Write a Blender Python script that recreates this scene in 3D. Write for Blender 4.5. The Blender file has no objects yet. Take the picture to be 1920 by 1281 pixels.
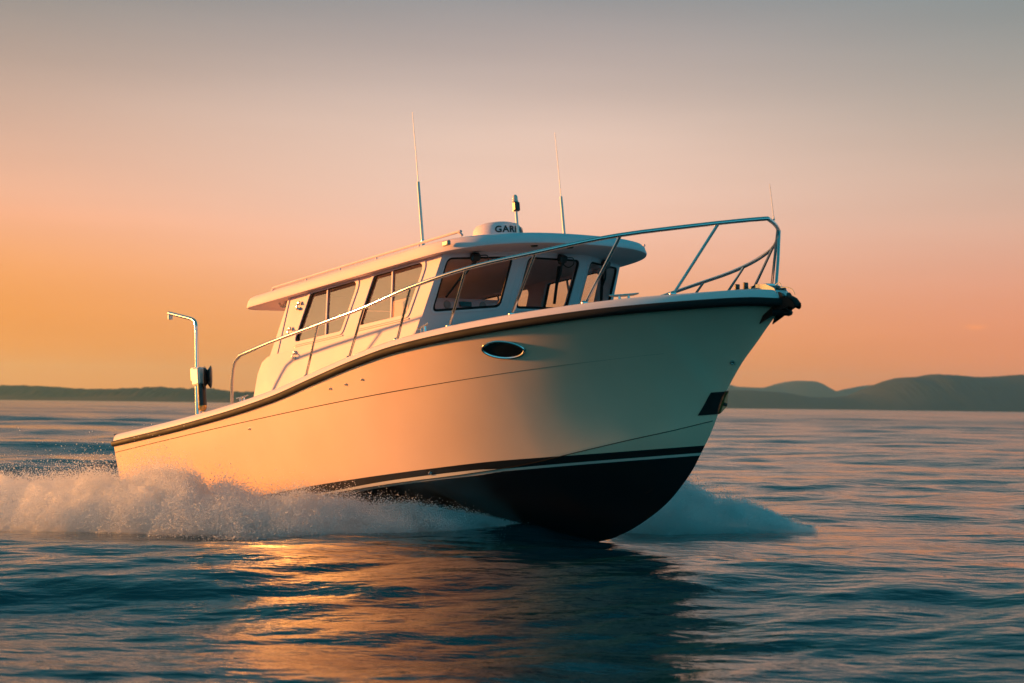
import bpy, math, random
import numpy as np
from mathutils import Vector, Matrix
random.seed(7)
rng = np.random.default_rng(11)
scene = bpy.context.scene
COL = scene.collection
PI = math.pi

# ------------------------------------------------------------------ camera, sky, sun, exposure
CAM_H = 1.30
CAM_AXES = ((1.0, 0.012, 0.0), (-0.001, 0.046, 0.999), (0.012, -0.999, 0.046))   # picture axes (right, down, ahead) in the world
SUN_AZ, SUN_EL = math.radians(74), math.radians(4.5)                               # azimuth west of the view axis
EXPOSURE = 1.4
SUN_DIR = Vector((-math.sin(SUN_AZ) * math.cos(SUN_EL), math.cos(SUN_AZ) * math.cos(SUN_EL), math.sin(SUN_EL)))

cam_d = bpy.data.cameras.new('camera')
cam = bpy.data.objects.new('camera', cam_d); COL.objects.link(cam); scene.camera = cam
w_ = np.array(CAM_AXES)
r_ = Vector(w_[:, 0]).normalized(); d_ = Vector(w_[:, 1]); z_ = Vector(w_[:, 2]).normalized()
d_ = (d_ - r_ * d_.dot(r_)).normalized(); z_ = r_.cross(d_)
cam.matrix_world = Matrix(((r_.x, -d_.x, -z_.x, 0), (r_.y, -d_.y, -z_.y, 0), (r_.z, -d_.z, -z_.z, CAM_H), (0, 0, 0, 1)))
cam_d.sensor_width = 36; cam_d.lens = 2600.13 / 1920 * 36
cam_d.clip_start = 0.1; cam_d.clip_end = 60000
cam_d.dof.use_dof = True; cam_d.dof.focus_distance = 13.5; cam_d.dof.aperture_fstop = 2.2

def lin(r, g, b):
    f = lambda c: ((c / 255 + .055) / 1.055) ** 2.4 if c > 10 else c / 255 / 12.92
    return (f(r), f(g), f(b), 1)

world = bpy.data.worlds.new('World'); scene.world = world; world.use_nodes = True
nt = world.node_tree; nt.nodes.clear()
def N(t, tree, **kw):
    n = tree.nodes.new(t)
    for k, v in kw.items(): setattr(n, k, v)
    return n
def L(tree, a, b): tree.links.new(a, b)
tc = N('ShaderNodeTexCoord', nt); sep = N('ShaderNodeSeparateXYZ', nt); L(nt, tc.outputs['Generated'], sep.inputs[0])
def ramp(stops, src, tree=nt, interp='B_SPLINE'):
    n = N('ShaderNodeValToRGB', tree); cr = n.color_ramp; cr.interpolation = interp
    while len(cr.elements) > 1: cr.elements.remove(cr.elements[-1])
    cr.elements[0].position = stops[0][0]; cr.elements[0].color = stops[0][1]
    for p, c in stops[1:]:
        e = cr.elements.new(p); e.color = c
    L(tree, src, n.inputs[0]); return n
HI = [(.315, lin(124, 150, 156)), (.37, lin(104, 158, 168)), (.47, lin(70, 152, 168)), (.65, lin(34, 120, 136)), (1, lin(16, 92, 106))]
def lx(r, g, b, k): c = lin(r, g, b); return (c[0] * k, c[1] * k, c[2] * k, 1)
front_w = ramp([(0, lx(255, 120, 24, 1.42)), (.045, lx(255, 130, 38, 1.36)), (.09, lx(255, 150, 76, 1.20)), (.135, lx(246, 180, 146, 1.05)), (.20, lx(208, 174, 156, 1.0)), (.275, lin(134, 132, 130))] + HI, sep.outputs['Z'])
front_m = ramp([(0, lx(255, 130, 46, 1.32)), (.045, lx(255, 145, 74, 1.25)), (.09, lx(250, 172, 134, 1.12)), (.135, lx(242, 196, 174, 1.08)), (.185, lx(232, 198, 180, 1.08)), (.225, lx(204, 182, 172, 1.02)), (.28, lx(154, 148, 150, 1.0))] + HI, sep.outputs['Z'])
front_e = ramp([(0, lx(228, 124, 60, 1.25)), (.045, lx(234, 138, 90, 1.18)), (.09, lx(230, 158, 128, 1.06)), (.135, lx(220, 178, 156, 1.04)), (.20, lx(182, 170, 158, 1.02)), (.275, lin(126, 136, 138))] + HI, sep.outputs['Z'])
east = ramp([(0, lx(140, 186, 198, 1.4)), (.16, lx(84, 176, 198, 1.4)), (.40, lx(24, 118, 132, 1.4)), (1, lx(16, 92, 106, 1.4))], sep.outputs['Z'])
back = ramp([(0, lx(92, 186, 204, 1.4)), (.16, lx(72, 176, 202, 1.4)), (.38, lx(18, 118, 132, 1.4)), (1, lx(16, 92, 106, 1.4))], sep.outputs['Z'])
def xmix(x0, x1, a, b):
    n = N('ShaderNodeMapRange', nt, interpolation_type='SMOOTHSTEP'); n.inputs[1].default_value = x0; n.inputs[2].default_value = x1; L(nt, sep.outputs['X'], n.inputs[0])
    m = N('ShaderNodeMixRGB', nt); L(nt, n.outputs[0], m.inputs[0]); L(nt, a, m.inputs[1]); L(nt, b, m.inputs[2]); return m.outputs[0]
q1 = xmix(-.42, -.02, front_w.outputs[0], front_m.outputs[0])
q2 = xmix(.0, .42, q1, front_e.outputs[0])
q3 = xmix(.40, .72, q2, east.outputs[0])
my = N('ShaderNodeMapRange', nt, interpolation_type='SMOOTHSTEP'); my.inputs[1].default_value = .55; my.inputs[2].default_value = -.35; L(nt, sep.outputs['Y'], my.inputs[0])
# the western sky stays warm all the way round to the sun
wx = N('ShaderNodeMapRange', nt, interpolation_type='SMOOTHSTEP'); wx.inputs[1].default_value = -1.0; wx.inputs[2].default_value = -.72; L(nt, sep.outputs['X'], wx.inputs[0])
mu = N('ShaderNodeMath', nt, operation='MULTIPLY'); L(nt, my.outputs[0], mu.inputs[0]); L(nt, wx.outputs[0], mu.inputs[1])
m2 = N('ShaderNodeMixRGB', nt); L(nt, mu.outputs[0], m2.inputs[0]); L(nt, q3, m2.inputs[1]); L(nt, back.outputs[0], m2.inputs[2])
# glow of the sky round the sun
vd = N('ShaderNodeVectorMath', nt, operation='DOT_PRODUCT'); L(nt, tc.outputs['Generated'], vd.inputs[0]); vd.inputs[1].default_value = SUN_DIR
gr = ramp([(0, (0, 0, 0, 1)), (.80, (0, 0, 0, 1)), (.93, (.28, .11, .03, 1)), (.98, (1.0, .46, .14, 1)), (1, (3.0, 1.6, .6, 1))], vd.outputs['Value'], interp='EASE')
m3 = N('ShaderNodeMixRGB', nt, blend_type='ADD'); m3.inputs[0].default_value = 1; L(nt, m2.outputs[0], m3.inputs[1]); L(nt, gr.outputs[0], m3.inputs[2])
# a faint wisp of cloud low on the right, soft banding elsewhere
nz = N('ShaderNodeTexNoise', nt); nz.inputs['Scale'].default_value = 3; nz.inputs['Detail'].default_value = 5
mp = N('ShaderNodeMapping', nt); mp.inputs['Scale'].default_value = (1, 1, 9); L(nt, tc.outputs['Generated'], mp.inputs[0]); L(nt, mp.outputs[0], nz.inputs[0])
nr = N('ShaderNodeMapRange', nt); nr.inputs[1].default_value = .3; nr.inputs[2].default_value = .7; nr.inputs[3].default_value = .97; nr.inputs[4].default_value = 1.03; L(nt, nz.outputs['Fac'], nr.inputs[0])
m4 = N('ShaderNodeMixRGB', nt, blend_type='MULTIPLY'); m4.inputs[0].default_value = 1; L(nt, m3.outputs[0], m4.inputs[1]); L(nt, nr.outputs[0], m4.inputs[2])
cd_ = Vector((.3185, .951, .0575)).normalized()
dv_ = N('ShaderNodeVectorMath', nt, operation='SUBTRACT'); L(nt, tc.outputs['Generated'], dv_.inputs[0]); dv_.inputs[1].default_value = cd_
dm_ = N('ShaderNodeVectorMath', nt, operation='MULTIPLY'); L(nt, dv_.outputs[0], dm_.inputs[0]); dm_.inputs[1].default_value = (95, 95, 330)
dn_ = N('ShaderNodeTexNoise', nt); dn_.inputs['Scale'].default_value = 160; L(nt, tc.outputs['Generated'], dn_.inputs[0])
dl_ = N('ShaderNodeVectorMath', nt, operation='LENGTH'); L(nt, dm_.outputs[0], dl_.inputs[0])
da_ = N('ShaderNodeMath', nt, operation='ADD'); L(nt, dl_.outputs['Value'], da_.inputs[0]); L(nt, dn_.outputs['Fac'], da_.inputs[1])
dr_ = N('ShaderNodeMapRange', nt, interpolation_type='SMOOTHSTEP'); dr_.inputs[1].default_value = 1.5; dr_.inputs[2].default_value = .5; dr_.inputs[4].default_value = .55; L(nt, da_.outputs[0], dr_.inputs[0])
m5 = N('ShaderNodeMixRGB', nt); L(nt, dr_.outputs[0], m5.inputs[0]); L(nt, m4.outputs[0], m5.inputs[1]); m5.inputs[2].default_value = lx(255, 152, 84, 1.25)
bg = N('ShaderNodeBackground', nt); bg.inputs[1].default_value = 2 ** -EXPOSURE; L(nt, m5.outputs[0], bg.inputs[0])
wo = N('ShaderNodeOutputWorld', nt); L(nt, bg.outputs[0], wo.inputs[0])

sun_d = bpy.data.lights.new('sun', 'SUN'); sun = bpy.data.objects.new('sun', sun_d); COL.objects.link(sun)
sun_d.energy = 4.7; sun_d.color = (1.0, .36, .075); sun_d.angle = math.radians(3)
sun.rotation_euler = SUN_DIR.to_track_quat('Z', 'Y').to_euler()

scene.view_settings.view_transform = 'Standard'; scene.view_settings.look = 'None'
scene.view_settings.exposure = EXPOSURE; scene.view_settings.gamma = 1
scene.cycles.max_bounces = 12; scene.cycles.diffuse_bounces = 8; scene.cycles.volume_bounces = 8; scene.cycles.transparent_max_bounces = 16
scene.cycles.sample_clamp_indirect = 6.0; scene.cycles.caustics_reflective = False; scene.cycles.caustics_refractive = False

# ------------------------------------------------------------------ materials
MATS = {}
def mat(name, col, rough=.4, metal=0, coat=0, spec=.5, bump=0, bscale=40, vary=0, vscale=3):
    m = bpy.data.materials.new(name); m.use_nodes = True; t = m.node_tree
    p = t.nodes['Principled BSDF']
    p.inputs['Base Color'].default_value = (*col[:3], 1); p.inputs['Roughness'].default_value = rough
    p.inputs['Metallic'].default_value = metal; p.inputs['Coat Weight'].default_value = coat; p.inputs['Coat Roughness'].default_value = .06
    p.inputs['Specular IOR Level'].default_value = spec
    if vary or bump:
        c = N('ShaderNodeTexCoord', t); n = N('ShaderNodeTexNoise', t); n.inputs['Detail'].default_value = 6
        L(t, c.outputs['Object'], n.inputs['Vector'])
    if vary:
        n.inputs['Scale'].default_value = vscale
        r = N('ShaderNodeMapRange', t); r.inputs[1].default_value = .3; r.inputs[2].default_value = .7
        r.inputs[3].default_value = 1 - vary; r.inputs[4].default_value = 1 + vary * .3
        x = N('ShaderNodeMixRGB', t, blend_type='MULTIPLY'); x.inputs[0].default_value = 1; x.inputs[1].default_value = (*col[:3], 1)
        L(t, n.outputs['Fac'], r.inputs[0]); L(t, r.outputs[0], x.inputs[2]); L(t, x.outputs[0], p.inputs['Base Color'])
        r2 = N('ShaderNodeMapRange', t); r2.inputs[1].default_value = .3; r2.inputs[2].default_value = .7
        r2.inputs[3].default_value = max(.02, rough - .06); r2.inputs[4].default_value = rough + .08
        L(t, n.outputs['Fac'], r2.inputs[0]); L(t, r2.outputs[0], p.inputs['Roughness'])
    if bump:
        n2 = N('ShaderNodeTexNoise', t); n2.inputs['Scale'].default_value = bscale; L(t, c.outputs['Object'], n2.inputs['Vector'])
        b = N('ShaderNodeBump', t); b.inputs['Strength'].default_value = bump; b.inputs['Distance'].default_value = .01
        L(t, n2.outputs['Fac'], b.inputs['Height']); L(t, b.outputs[0], p.inputs['Normal'])
    MATS[name] = m; return m
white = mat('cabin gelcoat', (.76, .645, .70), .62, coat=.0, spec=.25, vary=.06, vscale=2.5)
gunm = mat('gunwale gelcoat', (.78, .68, .70), .16, coat=.6)
deckw = mat('deck nonskid', (.34, .34, .33), .45, bump=.15, bscale=160, vary=.06)
steel = mat('polished stainless steel', (.62, .62, .62), .14, metal=1)
rubber = mat('black rubber', (.010, .011, .012), .7, vary=.2, spec=.25)
blackp = mat('black plastic', (.010, .011, .013), .35)
darkmet = mat('dark painted metal', (.02, .024, .026), .3, metal=.3)
greyp = mat('grey plastic', (.30, .31, .32), .4)
cream = mat('cabin lining', (.74, .70, .64), .7, bump=.1)
brass_and_reflection = mat('brass_and_reflection', (.6, .38, .14), .3, metal=1)  # real brass on the motor cap; on the bow eye it paints a reflection
seatm = mat('seat vinyl', (.42, .38, .33), .55, bump=.2)
anchorm = mat('black anchor paint', (.005, .006, .007), .6, spec=.2)
whip = mat('antenna fibreglass', (.75, .73, .70), .4)
lensm = mat('lamp lens', (.65, .62, .58), .12, coat=.5)
bottomm = mat('bottom paint', (.008, .010, .012), .6)
creasem = mat('dark crease line', (.03, .026, .02), .9, spec=.0)
screenm = mat('screen glass', (.008, .01, .012), .08)

hullm = bpy.data.materials.new('hull paint'); hullm.use_nodes = True; t = hullm.node_tree; p = t.nodes['Principled BSDF']
p.inputs['Roughness'].default_value = .30; p.inputs['Coat Weight'].default_value = 1.0; p.inputs['Coat Roughness'].default_value = .15
ab = N('ShaderNodeAttribute', t, attribute_name='boot'); ap = N('ShaderNodeAttribute', t, attribute_name='pin')
def less(a, v):
    n = N('ShaderNodeMath', t, operation='LESS_THAN'); L(t, a, n.inputs[0]); n.inputs[1].default_value = v; return n.outputs[0]
inb = less(ab.outputs['Fac'], 0.0); apa = N('ShaderNodeMath', t, operation='ABSOLUTE'); L(t, ap.outputs['Fac'], apa.inputs[0]); inp = less(apa.outputs[0], 1.0)
gel = N('ShaderNodeTexNoise', t); gel.inputs['Scale'].default_value = 1.7; gel.inputs['Detail'].default_value = 6
c = N('ShaderNodeTexCoord', t); L(t, c.outputs['Object'], gel.inputs['Vector'])
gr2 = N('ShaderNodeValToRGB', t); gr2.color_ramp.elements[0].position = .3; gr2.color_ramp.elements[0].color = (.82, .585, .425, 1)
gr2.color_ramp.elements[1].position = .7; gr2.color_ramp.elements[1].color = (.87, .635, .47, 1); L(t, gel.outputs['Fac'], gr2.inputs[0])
x1 = N('ShaderNodeMixRGB', t); L(t, inb, x1.inputs[0]); L(t, gr2.outputs[0], x1.inputs[1]); x1.inputs[2].default_value = (.006, .008, .011, 1)
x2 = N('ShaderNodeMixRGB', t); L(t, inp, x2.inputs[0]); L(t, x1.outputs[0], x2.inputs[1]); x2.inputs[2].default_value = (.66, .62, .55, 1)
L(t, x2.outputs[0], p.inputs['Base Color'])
gb = N('ShaderNodeTexNoise', t); gb.inputs['Scale'].default_value = 2.2; L(t, c.outputs['Object'], gb.inputs['Vector'])
bb = N('ShaderNodeBump', t); bb.inputs['Strength'].default_value = .12; bb.inputs['Distance'].default_value = .01; L(t, gb.outputs['Fac'], bb.inputs['Height'])
wn = N('ShaderNodeTexNoise', t); wn.inputs['Scale'].default_value = 26; wn.inputs['Detail'].default_value = 8; L(t, c.outputs['Object'], wn.inputs['Vector'])
wk = N('ShaderNodeTexNoise', t); wk.inputs['Scale'].default_value = 1.3; wk.inputs['Detail'].default_value = 5; L(t, c.outputs['Object'], wk.inputs['Vector'])
sx_ = N('ShaderNodeSeparateXYZ', t); L(t, c.outputs['Object'], sx_.inputs[0])
wz = N('ShaderNodeMapRange', t); wz.inputs[1].default_value = -.55; wz.inputs[2].default_value = -1.15; L(t, sx_.outputs['Z'], wz.inputs[0])
wm2 = N('ShaderNodeMapRange', t); wm2.inputs[1].default_value = .48; wm2.inputs[2].default_value = .62; L(t, wk.outputs['Fac'], wm2.inputs[0])
wq = N('ShaderNodeMath', t, operation='MULTIPLY'); L(t, wz.outputs[0], wq.inputs[0]); L(t, wm2.outputs[0], wq.inputs[1])
wq2 = N('ShaderNodeMath', t, operation='MULTIPLY'); L(t, wq.outputs[0], wq2.inputs[0]); wq2.inputs[1].default_value = .55
bb2 = N('ShaderNodeBump', t); L(t, wq2.outputs[0], bb2.inputs['Strength']); bb2.inputs['Distance'].default_value = .006; L(t, wn.outputs['Fac'], bb2.inputs['Height']); L(t, bb.outputs[0], bb2.inputs['Normal'])
L(t, bb2.outputs[0], p.inputs['Coat Normal'])

def glass_mat(name, tint, ior=1.45):
    m = bpy.data.materials.new(name); m.use_nodes = True; t = m.node_tree; t.nodes.clear()
    tr = N('ShaderNodeBsdfTransparent', t); tr.inputs[0].default_value = (*tint, 1)
    gl = N('ShaderNodeBsdfGlossy', t); gl.inputs['Roughness'].default_value = .02
    fr = N('ShaderNodeFresnel', t); fr.inputs[0].default_value = ior
    ge = N('ShaderNodeNewGeometry', t); iv = N('ShaderNodeMath', t, operation='SUBTRACT'); iv.inputs[0].default_value = 1; L(t, ge.outputs['Backfacing'], iv.inputs[1])
    fm_ = N('ShaderNodeMath', t, operation='MULTIPLY'); L(t, fr.outputs[0], fm_.inputs[0]); L(t, iv.outputs[0], fm_.inputs[1])
    ms = N('ShaderNodeMixShader', t); L(t, fm_.outputs[0], ms.inputs[0]); L(t, tr.outputs[0], ms.inputs[1]); L(t, gl.outputs[0], ms.inputs[2])
    o = N('ShaderNodeOutputMaterial', t); L(t, ms.outputs[0], o.inputs[0]); return m
glass = glass_mat('tinted glass', (.93, .86, .79), 2.3)
glass_f = glass_mat('windscreen glass', (.90, .93, .93), 1.45)

# ------------------------------------------------------------------ mesh helpers
class MB:
    def __init__(s): s.v = []; s.f = []
    def add(s, v, f):
        o = len(s.v); s.v += [tuple(q) for q in v]; s.f += [tuple(i + o for i in g) for g in f]; return s
    def box(s, c, size, rot=None, bev=.0):
        hx, hy, hz = [q / 2 for q in size]; b = min(bev, hx * .9, hy * .9, hz * .9)
        c = Vector(c)
        if b <= 0:
            v = [Vector((x, y, z)) for x in (-hx, hx) for y in (-hy, hy) for z in (-hz, hz)]
            f = [(0, 1, 3, 2), (4, 6, 7, 5), (0, 4, 5, 1), (2, 3, 7, 6), (0, 2, 6, 4), (1, 5, 7, 3)]
        else:
            v = []; idx = {}
            for sx in (-1, 1):
                for sy in (-1, 1):
                    for sz in (-1, 1):
                        idx[sx, sy, sz] = len(v)
                        v += [Vector((sx * hx, sy * (hy - b), sz * (hz - b))), Vector((sx * (hx - b), sy * hy, sz * (hz - b))), Vector((sx * (hx - b), sy * (hy - b), sz * hz))]
            f = []
            I = lambda a, k: idx[a] + k
            for sg in (-1, 1):
                q = [(sg, -1, -1), (sg, 1, -1), (sg, 1, 1), (sg, -1, 1)]; f.append([I(a, 0) for a in (q if sg > 0 else q[::-1])])
                q = [(-1, sg, -1), (-1, sg, 1), (1, sg, 1), (1, sg, -1)]; f.append([I(a, 1) for a in (q if sg > 0 else q[::-1])])
                q = [(-1, -1, sg), (1, -1, sg), (1, 1, sg), (-1, 1, sg)]; f.append([I(a, 2) for a in (q if sg > 0 else q[::-1])])
            for s1 in (-1, 1):
                for s2 in (-1, 1):
                    f.append([I((s1, s2, -1), 0), I((s1, s2, 1), 0), I((s1, s2, 1), 1), I((s1, s2, -1), 1)])
                    f.append([I((s1, -1, s2), 0), I((s1, 1, s2), 0), I((s1, 1, s2), 2), I((s1, -1, s2), 2)])
                    f.append([I((-1, s1, s2), 1), I((1, s1, s2), 1), I((1, s1, s2), 2), I((-1, s1, s2), 2)])
                    for s3 in (-1, 1): f.append([I((s1, s2, s3), 0), I((s1, s2, s3), 1), I((s1, s2, s3), 2)])
        if rot is not None: v = [rot @ q for q in v]
        return s.add([q + c for q in v], f)
    def tube(s, pts, r, seg=10, cap=True, closed=False, flat=None):
        P = [Vector(q) for q in pts]; n = len(P); rr = r if hasattr(r, '__len__') else [r] * n
        T = []
        for i in range(n):
            a = P[(i - 1) % n] if (closed or i > 0) else P[i]; b_ = P[(i + 1) % n] if (closed or i < n - 1) else P[i]
            T.append((b_ - a).normalized())
        up = Vector((0, 0, 1)) if abs(T[0].z) < .9 else Vector((1, 0, 0))
        nrm = (up - T[0] * up.dot(T[0])).normalized(); v = []
        for i in range(n):
            nrm = (nrm - T[i] * nrm.dot(T[i])).normalized(); bi = T[i].cross(nrm)
            for k in range(seg):
                a = 2 * PI * k / seg; fx, fy = (1, 1) if flat is None else flat
                v.append(P[i] + (nrm * math.cos(a) * fx + bi * math.sin(a) * fy) * rr[i])
        f = []
        for i in range(n if closed else n - 1):
            j = (i + 1) % n
            for k in range(seg):
                k2 = (k + 1) % seg; f.append((i * seg + k, i * seg + k2, j * seg + k2, j * seg + k))
        if cap and not closed:
            f.append(tuple(range(seg))[::-1]); f.append(tuple((n - 1) * seg + k for k in range(seg)))
        return s.add(v, f)
    def lathe(s, prof, c=(0, 0, 0), axis=(0, 0, 1), seg=32):
        ax = Vector(axis).normalized(); u = ax.orthogonal().normalized(); w = ax.cross(u); c = Vector(c); v = []
        for r, z in prof:
            for k in range(seg):
                a = 2 * PI * k / seg; v.append(c + ax * z + (u * math.cos(a) + w * math.sin(a)) * max(r, 1e-5))
        f = []
        for i in range(len(prof) - 1):
            for k in range(seg): f.append((i * seg + k, i * seg + (k + 1) % seg, (i + 1) * seg + (k + 1) % seg, (i + 1) * seg + k))
        return s.add(v, f)
    def build(s, name, m, parent=None, smooth=True, angle=40): return make(name, s.v, s.f, m, parent, smooth, angle)

def make(name, v, f, m, parent=None, smooth=True, angle=40):
    me = bpy.data.meshes.new(name); me.from_pydata([tuple(q) for q in v], [], f); me.update()
    if m: me.materials.append(m)
    if smooth:
        me.shade_smooth(); me.set_sharp_from_angle(angle=math.radians(angle))
    o = bpy.data.objects.new(name, me); COL.objects.link(o)
    if parent: o.parent = parent
    return o
def tag(o, label=None, cat=None, group=None, kind=None):
    if label: o['label'] = label
    if cat: o['category'] = cat
    if group: o['group'] = group
    if kind: o['kind'] = kind
    return o
def rounded(pts, r, n=6):
    """polygon with rounded corners; r one radius or one per corner"""
    out = []; k = len(pts); P = [Vector((q[0], q[1])) for q in pts]; R = r if hasattr(r, '__len__') else [r] * k
    for i in range(k):
        a, b_, c_ = P[i - 1], P[i], P[(i + 1) % k]; u = (a - b_); w = (c_ - b_)
        ang = u.angle(w); d = min(R[i] / math.tan(ang / 2), u.length * .48, w.length * .48)
        p0 = b_ + u.normalized() * d; p1 = b_ + w.normalized() * d
        if R[i] <= 0: out.append(b_.copy()); continue
        for j in range(n + 1):
            tt = j / n; out.append(p0 * (1 - tt) ** 2 + b_ * 2 * tt * (1 - tt) + p1 * tt * tt)
    return [(q.x, q.y) for q in out]
def plate(name, outline, holes, thick, mapf, m, parent, bev=.004):
    """flat panel with openings, mapped to 3-D by mapf(u, v, w)"""
    cu = bpy.data.curves.new(name, 'CURVE'); cu.dimensions = '2D'; cu.fill_mode = 'BOTH'; cu.extrude = max(thick / 2 - bev, .0005); cu.bevel_depth = bev; cu.bevel_resolution = 1
    cu.offset = -bev
    for loop in [outline] + list(holes):
        sp = cu.splines.new('POLY'); sp.points.add(len(loop) - 1)
        for q, (x, y) in zip(sp.points, loop): q.co = (x, y, 0, 1)
        sp.use_cyclic_u = True
    o = bpy.data.objects.new(name, cu); COL.objects.link(o); dg = bpy.context.evaluated_depsgraph_get(); dg.update()
    me = bpy.data.meshes.new_from_object(o.evaluated_get(dg))
    v = [mapf(*q.co) for q in me.vertices]; f = [tuple(q.vertices) for q in me.polygons]
    bpy.data.objects.remove(o); bpy.data.curves.remove(cu); bpy.data.meshes.remove(me)
    return make(name, v, f, m, parent, True, 30)
def spline(xs, ys):
    xs = np.array(xs, float); ys = np.array(ys, float); n = len(xs); h = np.diff(xs); d = np.diff(ys) / h
    mm = np.zeros(n); mm[0] = d[0]; mm[-1] = d[-1]
    for i in range(1, n - 1):
        if d[i - 1] * d[i] > 0:
            w1 = 2 * h[i] + h[i - 1]; w2 = h[i] + 2 * h[i - 1]; mm[i] = (w1 + w2) / (w1 / d[i - 1] + w2 / d[i])
    def fn(x):
        x = min(max(x, xs[0]), xs[-1]); i = int(min(max(np.searchsorted(xs, x) - 1, 0), n - 2)); tt = (x - xs[i]) / h[i]
        return float((1 + 2 * tt) * (1 - tt) ** 2 * ys[i] + tt * (1 - tt) ** 2 * h[i] * mm[i] + tt * tt * (3 - 2 * tt) * ys[i + 1] + tt * tt * (tt - 1) * h[i] * mm[i + 1])
    return fn
def smooth_path(pts, n=8):
    P = [Vector(q) for q in pts]; out = []
    for i in range(len(P) - 1):
        p0 = P[max(i - 1, 0)]; p1 = P[i]; p2 = P[i + 1]; p3 = P[min(i + 2, len(P) - 1)]
        for k in range(n):
            tt = k / n
            out.append(.5 * ((2 * p1) + (p2 - p0) * tt + (2 * p0 - 5 * p1 + 4 * p2 - p3) * tt ** 2 + (3 * p1 - p0 - 3 * p2 + p3) * tt ** 3))
    out.append(P[-1]); return out

# ------------------------------------------------------------------ the boat (x forward, y to port, z up in its own frame)
boat = bpy.data.objects.new('motor_boat', None); COL.objects.link(boat)
tag(boat, 'white cabin motor boat with black boot stripe planing bow up across the water', 'motor boat')
ax = [Vector((.635, -.766, .097)), Vector((.768, .64, .029)), Vector((-.084, .056, .995))]
ax[0].normalize(); ax[1] = (ax[1] - ax[0] * ax[1].dot(ax[0])).normalized(); ax[2] = ax[0].cross(ax[1])
boat.matrix_world = Matrix(((ax[0].x, ax[1].x, ax[2].x, -3.831), (ax[0].y, ax[1].y, ax[2].y, 18.265), (ax[0].z, ax[1].z, ax[2].z, -.078 + CAM_H), (0, 0, 0, 1)))

hb = spline([0, 1.5, 3, 4.5, 5.5, 6.2, 6.9, 7.5, 8.0, 8.4, 8.8, 9.1, 9.3, 9.42, 9.48], [1.48, 1.55, 1.59, 1.60, 1.59, 1.56, 1.48, 1.345, 1.17, .98, .72, .47, .27, .12, 0])
zs = spline([0, 1.6, 2.93, 4.09, 4.94, 5.59, 6.25, 6.94, 7.6, 8.3, 9.02, 9.3, 9.48], [-.417, -.382, -.329, -.247, -.139, -.056, .008, .036, .050, .056, .042, .03, .0])
yc = spline([0, 2.5, 4, 5, 5.8, 6.5, 7.2, 7.8, 8.3, 8.62], [1.33, 1.36, 1.36, 1.32, 1.22, 1.06, .80, .52, .24, 0])
stem_x = [7.194, 7.429, 7.738, 7.987, 8.194, 8.319, 8.44, 8.546, 8.632, 8.729, 8.837, 8.966, 9.143, 9.263, 9.417, 9.48]
stem_z = [-1.838, -1.78, -1.66, -1.529, -1.372, -1.256, -1.11, -.978, -.85, -.68, -.553, -.417, -.267, -.161, -.04, .0]
zk = spline([0, 3, 5.5, 6.5] + stem_x, [-1.90, -1.92, -1.92, -1.89] + stem_z)
zcl = spline([0, 2.5, 4.5, 5.7, 6.4, 6.9, 7.2, 7.45, 8, 8.32, 8.62], [-1.38, -1.33, -1.25, -1.185, -1.16, -1.13, -1.10, -1.06, -.973, -.925, -.865])
zc = lambda x: zcl(x) if x < 8.62 else max(zk(x), -.865)
zboot = spline([0, 3.57, 4.69, 6.2, 6.95, 7.8, 8.6], [-1.36, -1.195, -1.135, -1.078, -1.060, -1.066, -1.068])
zpin = spline([0, 4.63, 5.72, 6.88, 7.7, 8.6], [-1.44, -1.245, -1.178, -1.145, -1.138, -1.137])
zt = lambda x: zs(x) + .115 - .02 * min(x / 6, 1)
kf = spline([0, 3, 5.5, 6.8, 7.9, 8.8, 9.48], [.60, .58, .54, .43, .27, .23, .28])
mf = spline([0, 5, 8, 9.48], [.5, .5, .50, .45])
def topside(x, tt):
    B, Y, Z0, Z1 = hb(x), yc(x) if x < 8.62 else 0.0, zs(x), zc(x)
    k, m_ = kf(x), mf(x)
    cy_, cz_ = Y + (B - Y) * k, Z1 + (Z0 - Z1) * m_
    return (B * (1 - tt) ** 2 + cy_ * 2 * tt * (1 - tt) + Y * tt * tt, Z0 * (1 - tt) ** 2 + cz_ * 2 * tt * (1 - tt) + Z1 * tt * tt)
def hull_y(x, z):
    lo, hi = 0.0, 1.0
    for _ in range(40):
        mid = (lo + hi) / 2
        if topside(x, mid)[1] > z: lo = mid
        else: hi = mid
    return topside(x, lo)[0]
def on_hull(x, z, out=0.0, side=-1):
    y = hull_y(x, z); e = .02
    tx = Vector((2 * e, hull_y(x + e, z) - hull_y(x - e, z), 0)); tz = Vector((0, hull_y(x, z + e) - hull_y(x, z - e), 2 * e))
    n = tz.cross(tx).normalized()
    if n.y < 0: n = -n
    q = Vector((x, y, z)) + n * out
    return Vector((q.x, q.y * -side * -1 if side > 0 else -q.y, q.z)), Vector((n.x, n.y if side > 0 else -n.y, n.z))

XS = list(np.linspace(0, 7, 90)) + list(np.linspace(7.05, 9.1, 62)) + list(np.linspace(9.12, 9.48, 26))
NT, NB = 44, 22
hv, hf, aboot, apin = [], [], [], []
for sgn in (-1, 1):
    base = len(hv)
    for x in XS:
        for i in range(NT + 1):
            y, z = topside(x, i / NT); hv.append((x, sgn * y, z))
        Y, Z, K = (yc(x) if x < 8.62 else 0.0), zc(x), zk(x)
        for i in range(1, NB + 1):
            u_ = i / NB; bl = 1.12 if x > 6 else 1.0
            hv.append((x, sgn * Y * (1 - u_), Z + (K - Z) * u_ ** (1 / bl)))
    W_ = NT + NB + 1
    for a in range(len(XS) - 1):
        for i in range(W_ - 1):
            q = (base + a * W_ + i, base + a * W_ + i + 1, base + (a + 1) * W_ + i + 1, base + (a + 1) * W_ + i)
            hf.append(q if sgn < 0 else q[::-1])
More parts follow.
